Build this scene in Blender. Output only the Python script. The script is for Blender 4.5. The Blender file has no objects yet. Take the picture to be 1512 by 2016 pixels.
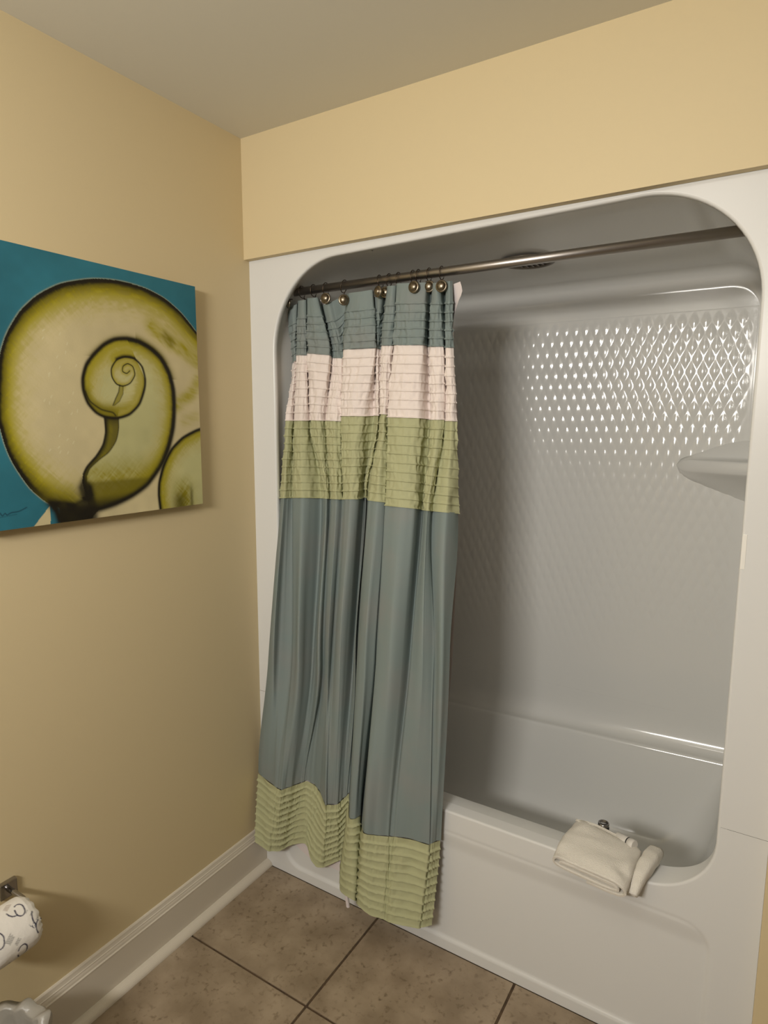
import bpy, bmesh, math, random
import numpy as np
from mathutils import Vector, Matrix
random.seed(7); rng = np.random.default_rng(7)
S = bpy.context.scene
COL = S.collection
PI = math.pi

# ---------------------------------------------------------------- camera
cam_d = bpy.data.cameras.new('camera'); cam = bpy.data.objects.new('camera', cam_d); COL.objects.link(cam)
yaw, pitch, roll, FPX = -0.5534543339, -0.1381259675, 0.0034897396, 1235.696
fw = Vector((math.sin(yaw)*math.cos(pitch), math.cos(yaw)*math.cos(pitch), math.sin(pitch)))
rt = Vector((math.cos(yaw), -math.sin(yaw), 0)); up = rt.cross(fw)
r2 = rt*math.cos(roll)+up*math.sin(roll); u2 = up*math.cos(roll)-rt*math.sin(roll)
M = Matrix.Identity(4)
for i in range(3):
    M[i][0] = r2[i]; M[i][1] = u2[i]; M[i][2] = -fw[i]
M[0][3], M[1][3], M[2][3] = 1.466644, -1.527114, 1.577745
cam.matrix_world = M
cam_d.sensor_fit = 'HORIZONTAL'; cam_d.sensor_width = 36.0; cam_d.lens = FPX/1512*36.0
cam_d.clip_start = 0.02
S.camera = cam
# ---------------------------------------------------------------- world, lights, exposure
w = bpy.data.worlds.new('world'); S.world = w; w.use_nodes = True
w.node_tree.nodes['Background'].inputs[0].default_value = (0.9, 0.88, 0.82, 1)
w.node_tree.nodes['Background'].inputs[1].default_value = 0.05
def area(name, loc, target, sx, sy, power, color, spread=180):
    d = bpy.data.lights.new(name, 'AREA'); d.shape = 'RECTANGLE'; d.size = sx; d.size_y = sy
    d.energy = power; d.color = color; d.spread = math.radians(spread)
    o = bpy.data.objects.new(name, d); COL.objects.link(o); o.location = loc
    o.rotation_euler = (Vector(target)-Vector(loc)).to_track_quat('-Z', 'Y').to_euler()
    return o
area('vanity_light', (0.95, -2.52, 1.98), (0.75, 0.2, 1.35), 0.58, 0.18, 41, (1.0, 0.955, 0.89))
area('ceiling_light', (1.15, -1.15, 2.42), (1.15, -1.15, 0), 0.28, 0.28, 3, (1.0, 0.94, 0.86))
area('added_ceiling_fill', (1.05, -2.5, 2.08), (1.05, -2.2, 2.44), 0.6, 0.2, 9.5, (1.0, 0.96, 0.90))  # added fill lamp aimed upward to brighten the ceiling, not a known fixture
S.view_settings.view_transform = 'Standard'; S.view_settings.look = 'None'
S.view_settings.exposure = -0.18; S.view_settings.gamma = 1.0
S.view_settings.use_curve_mapping = False

# ---------------------------------------------------------------- helpers
def lin(r, g, b):
    f = lambda c: (c/255)/12.92 if c/255 <= .04045 else ((c/255+.055)/1.055)**2.4
    return (f(r), f(g), f(b), 1)
def mat(name, color, rough=.5, metal=0, noise=None, bump=None, coat=0, spec=.5, trans=0, vcol=None, vary=0, ior=None):
    m = bpy.data.materials.new(name); m.use_nodes = True; nt = m.node_tree; b = nt.nodes['Principled BSDF']
    b.inputs['Base Color'].default_value = color; b.inputs['Roughness'].default_value = rough
    b.inputs['Metallic'].default_value = metal; b.inputs['Specular IOR Level'].default_value = spec
    b.inputs['Coat Weight'].default_value = coat; b.inputs['Coat Roughness'].default_value = .06
    b.inputs['Transmission Weight'].default_value = trans
    tc = nt.nodes.new('ShaderNodeTexCoord')
    if vcol:
        a = nt.nodes.new('ShaderNodeVertexColor'); a.layer_name = vcol
        nt.links.new(a.outputs[0], b.inputs['Base Color'])
    if noise:   # (scale, color2, lo, hi)
        n = nt.nodes.new('ShaderNodeTexNoise'); n.inputs['Scale'].default_value = noise[0]; n.inputs['Detail'].default_value = 6
        nt.links.new(tc.outputs['Object'], n.inputs['Vector'])
        rp = nt.nodes.new('ShaderNodeValToRGB'); rp.color_ramp.elements[0].position = noise[2]; rp.color_ramp.elements[1].position = noise[3]
        rp.color_ramp.elements[0].color = color; rp.color_ramp.elements[1].color = noise[1]
        nt.links.new(n.outputs['Fac'], rp.inputs[0]); nt.links.new(rp.outputs[0], b.inputs['Base Color'])
    if bump:    # (scale, strength, distance)
        n = nt.nodes.new('ShaderNodeTexNoise'); n.inputs['Scale'].default_value = bump[0]; n.inputs['Detail'].default_value = 4
        nt.links.new(tc.outputs['Object'], n.inputs['Vector'])
        bp = nt.nodes.new('ShaderNodeBump'); bp.inputs['Strength'].default_value = bump[1]; bp.inputs['Distance'].default_value = bump[2]
        nt.links.new(n.outputs['Fac'], bp.inputs['Height']); nt.links.new(bp.outputs[0], b.inputs['Normal'])
    return m
MT = {}
MT['wall'] = mat('yellow_paint', (0.66, 0.545, 0.33, 1), .55, bump=(420, .12, .001), spec=.35)
MT['wall_unseen'] = mat('dark_bounce_absorber', (0.17, 0.14, 0.11, 1), .7)  # invented dark colour for the unseen walls, limits bounce light into the alcove
MT['ceiling'] = mat('ceiling_paint', (0.72, 0.70, 0.62, 1), .8, bump=(300, .1, .001), spec=.2)
MT['acrylic'] = mat('shaded_glossy_acrylic', (0.66, 0.66, 0.635, 1), .125, bump=(9, .05, .004), spec=.5)  # same acrylic as the front, base colour darkened for the alcove's shade
MT['acrylic_front'] = mat('satin_acrylic', (0.71, 0.71, 0.69, 1), .28, bump=(500, .03, .0006), spec=.4)
MT['trim'] = mat('trim_paint', (0.66, 0.60, 0.50, 1), .35, bump=(60, .06, .001))
MT['grout'] = mat('dark_grout', lin(92, 74, 54), .95, noise=(60, lin(70, 56, 42), .4, .7))
MT['teal'] = mat('grey_teal_cotton', (0.205, 0.25, 0.242, 1), .75, bump=(900, .25, .0006), noise=(7, (0.225, 0.25, 0.24, 1), .45, .65), spec=.3)
MT['white_cloth'] = mat('white_cotton', (0.80, 0.715, 0.67, 1), .85, bump=(900, .2, .0006), spec=.2)
MT['green'] = mat('sage_cotton', (0.43, 0.435, 0.255, 1), .8, bump=(900, .25, .0006), spec=.2)
MT['liner'] = mat('white_vinyl', (0.74, 0.67, 0.66, 1), .4, spec=.4)
MT['rod'] = mat('brushed_bronze', (0.42, 0.39, 0.365, 1), .36, 1, bump=(400, .1, .0004))
MT['ring'] = mat('dark_bronze', (0.10, 0.075, 0.055, 1), .35, .9)
MT['knob'] = mat('antique_bronze_knob', (0.27, 0.235, 0.175, 1), .36, 1, noise=(120, (0.13, 0.09, 0.06, 1), .45, .7))
MT['terry'] = mat('white_terry', (0.82, 0.78, 0.70, 1), .95, bump=(420, .8, .003), spec=.1)
MT['chrome'] = mat('dark_chrome', (0.35, 0.34, 0.34, 1), .15, 1)
MT['black'] = mat('black_rubber', (0.02, 0.02, 0.022, 1), .35)
MT['white_plastic'] = mat('white_plastic', (0.7, 0.67, 0.62, 1), .35)
MT['recess_shade'] = mat('recess_shade', (0.05, 0.045, 0.04, 1), .6)
MT['beige_ring'] = mat('beige_trim_ring', (0.13, 0.11, 0.085, 1), .4, .3)
MT['canvas'] = mat('painted_canvas', (1, 1, 1, 1), .5, vcol='paint', bump=(260, .15, .0012), spec=.35)
MT['paper'] = mat('printed_paper', (1, 1, 1, 1), .6, vcol='paint', bump=(90, .3, .003), spec=.3)
MT['bag'] = mat('frosted_bag_plastic', (0.50, 0.47, 0.41, 1), .35, bump=(40, .5, .006), trans=.35)
MT['bin'] = mat('grey_plastic', (0.25, 0.24, 0.22, 1), .4)
MT['patch'] = mat('glossy_white_patch', (0.86, 0.84, 0.78, 1), .2)
def tile_mat():
    m = bpy.data.materials.new('beige_ceramic_tile'); m.use_nodes = True; nt = m.node_tree; b = nt.nodes['Principled BSDF']
    N = nt.nodes.new; L = nt.links.new
    tc = N('ShaderNodeTexCoord'); geo = N('ShaderNodeNewGeometry')
    n1 = N('ShaderNodeTexNoise'); n1.inputs['Scale'].default_value = 9; n1.inputs['Detail'].default_value = 5
    n2 = N('ShaderNodeTexNoise'); n2.inputs['Scale'].default_value = 62; n2.inputs['Detail'].default_value = 4; n2.inputs['Distortion'].default_value = .2
    n3 = N('ShaderNodeTexNoise'); n3.inputs['Scale'].default_value = 14; n3.inputs['Detail'].default_value = 2
    for n in (n1, n2, n3): L(geo.outputs['Position'], n.inputs['Vector'])
    r1 = N('ShaderNodeValToRGB'); e = r1.color_ramp.elements; e[0].position = .35; e[0].color = (0.25, 0.19, 0.125, 1); e[1].position = .68; e[1].color = (0.38, 0.30, 0.21, 1)
    L(n1.outputs['Fac'], r1.inputs[0])
    r2 = N('ShaderNodeValToRGB'); e = r2.color_ramp.elements; e[0].position = .54; e[0].color = (0, 0, 0, 1); e[1].position = .72; e[1].color = (1, 1, 1, 1)
    L(n2.outputs['Fac'], r2.inputs[0])
    r3 = N('ShaderNodeValToRGB'); e = r3.color_ramp.elements; e[0].position = .36; e[0].color = (.1, .1, .1, 1); e[1].position = .60; e[1].color = (.85, .85, .85, 1)
    L(n3.outputs['Fac'], r3.inputs[0])
    mu = N('ShaderNodeMath'); mu.operation = 'MULTIPLY'; L(r2.outputs[0], mu.inputs[0]); L(r3.outputs[0], mu.inputs[1])
    mx = N('ShaderNodeMix'); mx.data_type = 'RGBA'; L(mu.outputs[0], mx.inputs['Factor']); L(r1.outputs[0], mx.inputs['A']); mx.inputs['B'].default_value = (0.13, 0.09, 0.05, 1)
    L(mx.outputs['Result'], b.inputs['Base Color']); b.inputs['Roughness'].default_value = .45
    bp = N('ShaderNodeBump'); bp.inputs['Strength'].default_value = .25; bp.inputs['Distance'].default_value = .002
    L(n2.outputs['Fac'], bp.inputs['Height']); L(bp.outputs[0], b.inputs['Normal'])
    return m
MT['tile'] = tile_mat()

def link(name, me, m=None, parent=None, smooth=False, **props):
    if m is not None: me.materials.append(MT[m])
    if smooth: me.polygons.foreach_set('use_smooth', [True]*len(me.polygons))
    o = bpy.data.objects.new(name, me); COL.objects.link(o)
    if parent is not None: o.parent = parent
    for k, v in props.items(): o[k] = v
    return o
def mesh_py(name, V, F):
    assert max(max(f) for f in F) < len(V)
    me = bpy.data.meshes.new(name); me.from_pydata([tuple(map(float, v)) for v in V], [], [tuple(int(i) for i in f) for f in F]); me.update(); return me
def empty(name, loc, **props):
    o = bpy.data.objects.new(name, None); COL.objects.link(o); o.location = loc; o.empty_display_size = .05
    for k, v in props.items(): o[k] = v
    return o
def put(child, parent):
    """parent without moving the child (parents here are only translated)"""
    child.parent = parent; child.location = Vector(child.location)-parent.location
def box_bm(bm, x0, x1, y0, y1, z0, z1, bevel=0, seg=2):
    g = bmesh.ops.create_cube(bm, size=1)
    for v in g['verts']:
        v.co = ((x0+x1)/2+v.co.x*(x1-x0), (y0+y1)/2+v.co.y*(y1-y0), (z0+z1)/2+v.co.z*(z1-z0))
    if bevel:
        es = {e for v in g['verts'] for e in v.link_edges}
        bmesh.ops.bevel(bm, geom=list(es), offset=bevel, segments=seg, profile=.6, affect='EDGES')
def bm_mesh(bm, name):
    bmesh.ops.recalc_face_normals(bm, faces=bm.faces)
    me = bpy.data.meshes.new(name); bm.to_mesh(me); bm.free(); return me
def box(name, dims, m, parent=None, bevel=0, smooth=False, **props):
    bm = bmesh.new(); box_bm(bm, *dims, bevel=bevel); return link(name, bm_mesh(bm, name), m, parent, smooth, **props)
def loft(rings, closed=True, cap0=False, cap1=False):
    V = [p for r in rings for p in r]; n = len(rings[0]); F = []
    for i in range(len(rings)-1):
        for j in range(n if closed else n-1):
            a = i*n+j; b = i*n+(j+1) % n; F.append((a, b, b+n, a+n))
    if cap0: F.append(tuple(range(n))[::-1])
    if cap1: F.append(tuple((len(rings)-1)*n+k for k in range(n)))
    return V, F
def fix_normals(me):
    bm = bmesh.new(); bm.from_mesh(me); bmesh.ops.recalc_face_normals(bm, faces=bm.faces); bm.to_mesh(me); bm.free()
def lathe(profile, axis='Z', n=32, origin=(0, 0, 0)):
    rings = []
    for (r, h) in profile:
        ring = []
        for k in range(n):
            a = 2*PI*k/n; c, s = r*math.cos(a), r*math.sin(a)
            p = {'Z': (c, s, h), 'Y': (c, h, s), 'X': (h, c, s)}[axis]
            ring.append(tuple(p[i]+origin[i] for i in range(3)))
        rings.append(ring)
    return loft(rings, True, True, True)
def tube(pts, r, n=10):
    pts = [Vector(p) for p in pts]; rings = []
    ref = Vector((0, 0, 1))
    for i, p in enumerate(pts):
        t = (pts[min(i+1, len(pts)-1)]-pts[max(i-1, 0)]).normalized()
        if abs(t.dot(ref)) > .95: rf = Vector((0, 1, 0))
        else: rf = ref
        a = t.cross(rf).normalized(); b = t.cross(a)
        rings.append([p+a*r*math.cos(2*PI*k/n)+b*r*math.sin(2*PI*k/n) for k in range(n)])
    return loft(rings, True, True, True)
def grid_mesh(name, X, closed_u=False):
    """X: (rows, cols, 3) array -> mesh"""
    r, c = X.shape[:2]
    me = bpy.data.meshes.new(name)
    me.vertices.add(r*c); me.vertices.foreach_set('co', X.reshape(-1).astype(np.float32))
    i = np.arange(r-1)[:, None]*c+np.arange(c-1)[None, :]
    q = np.stack([i, i+1, i+1+c, i+c], -1).reshape(-1)
    nf = (r-1)*(c-1)
    me.loops.add(nf*4); me.loops.foreach_set('vertex_index', q.astype(np.int32))
    me.polygons.add(nf); me.polygons.foreach_set('loop_start', np.arange(0, nf*4, 4, dtype=np.int32))
    try: me.polygons.foreach_set('loop_total', np.full(nf, 4, dtype=np.int32))
    except Exception: pass
    me.update(calc_edges=True); me.validate()
    return me
def sstep(x, a, b):
    t = np.clip((x-a)/(b-a), 0, 1); return t*t*(3-2*t)
# ---------------------------------------------------------------- the room
H, HY, W, R = 2.4477, 2.0909, 1.524, 0.0239      # ceiling, underside of yellow wall, unit width, recess of the unit's face
XR, YB = 2.6, -2.75
box('wall_left', (-.12, 0, YB, 1.0, -.1, H+.1), 'wall', kind='structure')
wf = bmesh.new()
box_bm(wf, 0.0, XR, 0, R-.002, HY, H)
box_bm(wf, W, XR, 0, R-.002, 0, HY)
link('wall_back', bm_mesh(wf, 'wall_back'), 'wall', kind='structure')
box('wall_right', (XR, XR+.1, YB, .1, 0, H), 'wall_unseen', kind='structure')
box('wall_front', (-.12, XR+.1, YB-.1, YB, -.1, H+.1), 'wall_unseen', kind='structure')
box('ceiling', (-.12, XR+.1, YB, 1.0, H, H+.1), 'ceiling', kind='structure')
fl = box('floor', (-.0, XR, YB, .9, -.08, -.004), 'grout', kind='structure')
# floor tiles, each its own piece
TP, X1, YG = .4605, .4923, -.346
tm = bpy.data.meshes.new('tile')
b = bmesh.new(); box_bm(b, -TP/2+.0035, TP/2-.0035, -TP/2+.0035, TP/2-.0035, -.012, 0, bevel=.0018); bmesh.ops.recalc_face_normals(b, faces=b.faces); b.to_mesh(tm); b.free()
tm.materials.append(MT['tile'])
te = bpy.data.meshes.new('tile_cut')      # cut tiles along the bathtub
b = bmesh.new(); box_bm(b, -TP/2+.0035, TP/2-.0035, YG+.0035, R-.002, -.012, 0, bevel=.0018); bmesh.ops.recalc_face_normals(b, faces=b.faces); b.to_mesh(te); b.free()
te.materials.append(MT['tile'])
for i in range(-1, 5):
    for j in range(-1, 5):
        o = bpy.data.objects.new('floor_tile', te if j < 0 else tm); COL.objects.link(o); o.parent = fl
        cx = X1+TP*(i+.5)
        o.location = (cx, 0 if j < 0 else YG-TP*(j+.5), random.uniform(-.0004, .0003))
# trim tiles that poke through the left wall: the wall hides them
# baseboard with ogee cap and shoe moulding
def extr_y(prof, y0, y1):
    return loft([[(x, y0, z) for x, z in prof], [(x, y1, z) for x, z in prof]], True, True, True)
prof = [(0, 0), (.0155, 0), (.0155, .118), (.0165, .1195), (.0165, .122), (.0135, .1245), (.0125, .130), (.0105, .135), (.0105, .1375), (.0085, .1395), (.0070, .145), (.0060, .150), (.0035, .1530), (0, .1535)]
V, F = extr_y(prof, YB, R)
me = mesh_py('baseboard', V, F); fix_normals(me)
bb = link('baseboard_left', me, 'trim', kind='structure')
sp = [(.0155, 0), (.0403, 0)]+[(.0155+.0248*math.cos(a), .020*math.sin(a)) for a in np.linspace(.15, PI/2, 8)]
V, F = extr_y(sp, YB, R-.0005); me = mesh_py('shoe_moulding', V, F); fix_normals(me)
link('shoe_moulding', me, 'trim', bb)
box('baseboard_back', (W+.02, XR, -.0155, 0, 0, .15), 'trim', kind='structure', bevel=.002)

# ---------------------------------------------------------------- opening outline of the tub and shower unit (x, z), from seam-left up and over to seam-right
XL, XO = .097, 1.4213
SEAM = .657
def arc(cx, cz, rx, rz, a0, a1, n):
    return [(cx+rx*math.cos(a), cz+rz*math.sin(a)) for a in np.linspace(a0, a1, n)]
ZT_L, ZT_R = 2.066, 2.081
top = [(XL, z) for z in np.linspace(SEAM, 1.80, 12)][:-1]
top += arc(XL+.245, ZT_L-.262, .245, .262, PI, PI/2, 21)
top += [(x, ZT_L+(ZT_R-ZT_L)*(x-.342)/(1.178-.342)) for x in np.linspace(.342, 1.178, 14)][1:-1]
top += arc(XO-.243, ZT_R-.243, .243, .243, PI/2, 0, 21)
top += [(XO, z) for z in np.linspace(ZT_R-.243, SEAM, 12)][1:]
bot = [(XO, SEAM)]+arc(XO-.16, SEAM-.0+(-.042), .16, .160, 0, -PI/2, 19)   # down to z=.455
bot += [(x, .455) for x in np.linspace(XO-.16, XL+.16, 16)][1:-1]
bot += arc(XL+.16, SEAM-.042, .16, .160, -PI/2, -PI, 19)+[(XL, SEAM)]
def ring_plate(inner, outer, y):
    """flat face between the opening's edge and the unit's outer edge, point by point"""
    bm = bmesh.new()
    vi = [bm.verts.new((x, y, z)) for x, z in inner]; vo = [bm.verts.new((x, y, z)) for x, z in outer]
    for i in range(len(vi)-1):
        bm.faces.new([vi[i], vi[i+1], vo[i+1], vo[i]])
    for f in bm.faces:
        f.normal_update()
    bmesh.ops.recalc_face_normals(bm, faces=bm.faces)
    if bm.faces[:][0].normal.y > 0: bmesh.ops.reverse_faces(bm, faces=bm.faces)
    return bm
def outer_top(pts, nL, nA, nF):
    out = []
    for i, (x, z) in enumerate(pts):
        if i < nL: out.append((0.0, z))
        elif i < nL+nA:
            t = (i-nL)/(nA-1); za = pts[nL-1][1]; xb = pts[nL+nA][0]
            out.append((0.0, za+(HY+.03-za)*t*2) if t < .5 else (xb*(t*2-1), HY+.03))
        elif i < nL+nA+nF: out.append((x, HY+.03))
        elif i < nL+nA+nF+nA:
            t = (i-nL-nA-nF)/(nA-1); xa = pts[nL+nA+nF-1][0]; zb = pts[nL+2*nA+nF][1]
            out.append((xa+(W-xa)*t*2, HY+.03) if t < .5 else (W, HY+.03+(zb-HY-.03)*(t*2-1)))
        else: out.append((W, z))
    return out
def lip(bm, outline, depths, flare, rr=.006):
    """rounded edge and return running back from the opening; depths per point"""
    n = len(outline); P = [Vector((x, 0, z)) for x, z in outline]
    rings = []
    nor = []
    for i in range(n):
        t = (P[min(i+1, n-1)]-P[max(i-1, 0)]).normalized(); nor.append(Vector((t.z, 0, -t.x)))   # towards the opening centre for a clockwise path
    for k in range(5):
        a = k/4*PI/2
        rings.append([(P[i]+nor[i]*(rr*math.sin(a)-rr)+Vector((0, R+rr*(1-math.cos(a)), 0))) for i in range(n)])
    rings.append([P[i]+Vector((0, R+depths[i], 0)) for i in range(n)])
    if flare: rings.append([P[i]-nor[i]*flare+Vector((0, R+depths[i]+.012, 0)) for i in range(n)])
    vv = [[bm.verts.new(p) for p in r] for r in rings]
    for a in range(len(vv)-1):
        for i in range(n-1):
            f = bm.faces.new((vv[a][i], vv[a][i+1], vv[a+1][i+1], vv[a+1][i])); f.smooth = True
def inset(outline, d):
    n = len(outline); out = []
    for i in range(n):
        a, b_ = outline[max(i-1, 0)], outline[min(i+1, n-1)]
        t = Vector((b_[0]-a[0], b_[1]-a[1])).normalized(); out.append((outline[i][0]-t.y*d, outline[i][1]+t.x*d))
    return out     # moves away from the opening centre
RR = .006
topo = inset(top, RR); boto = inset(bot, RR); boto[0] = (boto[0][0], SEAM-.0008); boto[-1] = (boto[-1][0], SEAM-.0008)
topo[0] = (topo[0][0], SEAM); topo[-1] = (topo[-1][0], SEAM)
# ---- shower surround (upper piece): face, walls, back, diamond relief, soap shelf
sur = empty('shower_surround', (W/2, R, SEAM), label='glossy white shower surround with rounded opening and diamond-textured back wall, above the bathtub', category='shower surround')
bm = ring_plate(topo, outer_top(topo, 11, 21, 12), R)
lip(bm, top, [.016]*len(top), .014)
me = bpy.data.meshes.new('face_frame'); bm.to_mesh(me); bm.free()
o = link('face_frame', me, 'acrylic_front'); put(o, sur)
# side walls, ceiling and fillets to the back wall, one swept skin
YBK, FR = .745, .06
def section(xl, xr, zt, rl, rr_, zb, zl=None, n=14):
    p = [(xl, z) for z in np.linspace(zb, zt-rl, 10)][:-1]
    p += arc(xl+rl, zt-rl, rl, rl, PI, PI/2, n)
    p += [(x, zt) for x in np.linspace(xl+rl, xr-rr_, 10)][1:-1]
    p += arc(xr-rr_, zt-rr_, rr_, rr_, PI/2, 0, n)
    p += [(xr, z) for z in np.linspace(zt-rr_, zb, 10)][1:]
    return p
rings = []
ZC, ZBK = 2.082, 2.060
for t in np.linspace(0, 1, 16):
    y = R+.028+(YBK-FR-R-.028)*t
    s = section(XL-.014+.02*t, XO+.014-.012*t, ZC+.004-(ZC+.004-ZBK)*t, .25-.14*t, .25-.14*t, .46)
    rings.append([(x, y, z) for x, z in s])
for a in np.linspace(0, PI/2, 10)[1:]:
    d = FR*(1-math.cos(a)); y = YBK-FR+FR*math.sin(a)
    s = section(XL+.006+d*.9, XO+.002-d*.35, ZBK-d, .11-d*.35, .11-d*.35, .46)
    rings.append([(x, y, z) for x, z in s])
V, F = loft(rings, False)
nv = len(V); F.append(tuple(range(nv-len(rings[0]), nv)))
me = mesh_py('alcove_shell', V, F); fix_normals(me)
me.flip_normals() if me.polygons[0].normal.x < 0 else None
for p in me.polygons: p.use_smooth = len(p.vertices) == 4
o = link('alcove_shell', me, 'acrylic'); put(o, sur)
# diamond relief: every diamond a small pillow in one moulded skin
a_, b_ = .0342, .080
x0, x1, z0, z1 = .20, 1.402, .60, 1.945
dx, dz = a_/12, b_/24
nx, nz = int((x1-x0)/dx)+1, int((z1-z0)/dz)+1
XX, ZZ = np.meshgrid(x0+dx*np.arange(nx), z0+dz*np.arange(nz))
u = (XX-1.1691)/a_+(ZZ-1.7902)/b_+.5; v = (XX-1.1691)/a_-(ZZ-1.7902)/b_+.5
fu = np.abs(u-np.round(u))*2; fv = np.abs(v-np.round(v))*2      # 0 on grooves, 1 at centres
gs = lambda f: np.sin(PI/2*np.sqrt(f*f+.010)/1.005)
hgt = gs(fu)*gs(fv)
edge = sstep(XX, x0, x0+.03)*(1-sstep(XX, x1-.040, x1-.01))*(1-sstep(ZZ, z1-.045, z1))*sstep(ZZ, z0+.05, z0+.45)
relief = .0022*hgt*edge+.00012
X = np.stack([XX, YBK-relief, ZZ], -1)
X[0, :, 1] = YBK+.0004; X[-1, :, 1] = YBK+.001; X[:, 0, 1] = YBK+.001; X[:, -1, 1] = YBK+.001
me = grid_mesh('diamond_panel', X); o = link('diamond_panel', me, 'acrylic', smooth=True, label='back panel of raised diamond relief'); put(o, sur)
# corner soap shelf
rings = []
for t in np.linspace(0, 1, 18):
    x = 1.196+.224*t
    g = math.sqrt(max(0, 1-(1-min(1, t/.75))**2)); g2 = max(g, .001)
    yf = YBK-(.03+.085*t)*g; zt = 1.466+.020*g+.048*sstep(np.array(t), 0, .9); zbb = 1.425-.010*g-.085*t
    mid = 1.450
    fz = lambda z: mid+(z-mid)*min(1, t/.16)**.5 if t > 0 else mid
    prof = [(YBK+.003, zt), (YBK-.003*g2, fz(zt-.003)), (YBK-.010*g2, fz(1.4815)), (YBK-.022*g2, fz(1.4725)), (yf+.012*g2, fz(1.470)), (yf+.004*g2, fz(1.4685)), (yf, fz(1.463)), (yf+.002, fz(1.434)), (yf+.008*g2, fz(1.428)), (yf+.02*g2, fz(1.421)), (YBK-(YBK-yf)*.45, fz(1.42-(1.42-zbb)*.35)), (YBK-.012*g2, fz(1.42-(1.42-zbb)*.75)), (YBK+.003, zbb)]
    rings.append([(x, y, z) for y, z in prof])
V, F = loft(rings, False); F.append(tuple(range(13)))
me = mesh_py('soap_shelf', V, F); fix_normals(me); o = link('soap_shelf', me, 'acrylic', smooth=True, label='moulded corner soap shelf'); put(o, sur)
# recessed round fitting in the alcove ceiling
V, F = lathe([(.078, 0), (.082, -.003), (.081, -.006), (.074, -.0075), (.066, -.005), (.064, .004), (.0635, .004)], n=48, origin=(.79, .39, 2.0705))
me = mesh_py('vent_ring', V, F[:-2]); vent = link('alcove_vent', me, 'beige_ring', smooth=True, label='round recessed vent ring in the alcove ceiling behind the curtain rod', category='vent')
V, F = lathe([(.0645, -.0015), (.001, -.0015)], n=48, origin=(.79, .39, 2.0705)); me = mesh_py('shade_disc', V, F[-1:]+F[:-2]); fix_normals(me)
link('recess', me, 'recess_shade', vent)  # flat dark disc, the shade inside the hole given as colour
for k in range(7):
    xx = .79-.05+.0167*k; h = math.sqrt(.062**2-(xx-.79)**2)
    box('slat', (xx-.003, xx+.003, .39-h, .39+h, 2.065, 2.0685), 'ring', vent)
# small screw head in alcove ceiling
V, F = lathe([(.004, 0), (.004, -.0015), (.002, -.0028), (.0002, -.003)], n=14, origin=(.428, .084, 2.0822)); me = mesh_py('screw', V, F); o = link('screw', me, 'chrome', smooth=True); put(o, sur)
# small white patch on the right edge of the opening
b = bmesh.new(); box_bm(b, XO+.002, XO+.011, R-.0012, R+.002, 1.268, 1.345, bevel=.001); o = link('white_edge_patch', bm_mesh(b, 'patch'), 'patch', label='small white patch on the opening edge'); put(o, sur)

# ---- bathtub (lower piece)
tub = empty('bathtub', (W/2, .38, 0), label='white acrylic bathtub with recessed apron panel below the shower surround', category='bathtub')
ZA = .420
ob_ = []
for i, (x, z) in enumerate(boto):
    if i == 0: ob_.append((W, z))
    elif i < 20: t = (i-1)/18; z1_ = boto[1][1]; x2_ = boto[20][0]; ob_.append((W, z1_+(ZA-z1_)*t*2) if t < .5 else ((W+(x2_-W)*(t*2-1)), ZA))
    elif i < 34: ob_.append((x, ZA))
    elif i < 53: t = (i-34)/18; z1_ = boto[52][1]; x2_ = boto[33][0]; ob_.append((x2_*(1-t*2), ZA) if t < .5 else (0.0, ZA+(z1_-ZA)*(t*2-1)))
    else: ob_.append((0.0, z))
bm = ring_plate(boto, ob_, R)
dep = []
for (x, z) in bot:
    t = float(np.clip((z-.455)/.17, 0, 1)); dep.append(.016+(.080-.016)*(1-t)**1.5)
lip(bm, bot, dep, 0)
me = bpy.data.meshes.new('apron_top'); bm.to_mesh(me); bm.free()
o = link('front_rim', me, 'acrylic_front'); put(o, tub)
# apron as a height field with a recessed panel with rounded corners
nx, nz = 310, 100
XX, ZZ = np.meshgrid(np.linspace(0, W, nx), np.linspace(0, ZA, nz))
def rrect_sd(x, z, xa, xb, za, zb, r):
    qx = np.abs(x-(xa+xb)/2)-(xb-xa)/2+r; qz = np.abs(z-(za+zb)/2)-(zb-za)/2+r
    return np.minimum(np.maximum(qx, qz), 0)+np.hypot(np.maximum(qx, 0), np.maximum(qz, 0))-r
d = rrect_sd(XX, ZZ, .10, 1.428, .034, .392, .07)
dd = -d
recess = .007*sstep(dd, 0, .010)
soft = 1-sstep(ZZ, .30, .385)      # the top of the recess fades in softly
dtop = .385-ZZ
recess = np.minimum(recess, .007*sstep(dtop, -.004, .055))
YY = R+recess+.0015*np.exp(-((dd-.004)/.003)**2)
X = np.stack([XX, YY, ZZ], -1)
me = grid_mesh('apron', X); o = link('apron', me, 'acrylic_front', smooth=True, label='apron with a recessed rounded panel'); put(o, tub)
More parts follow.
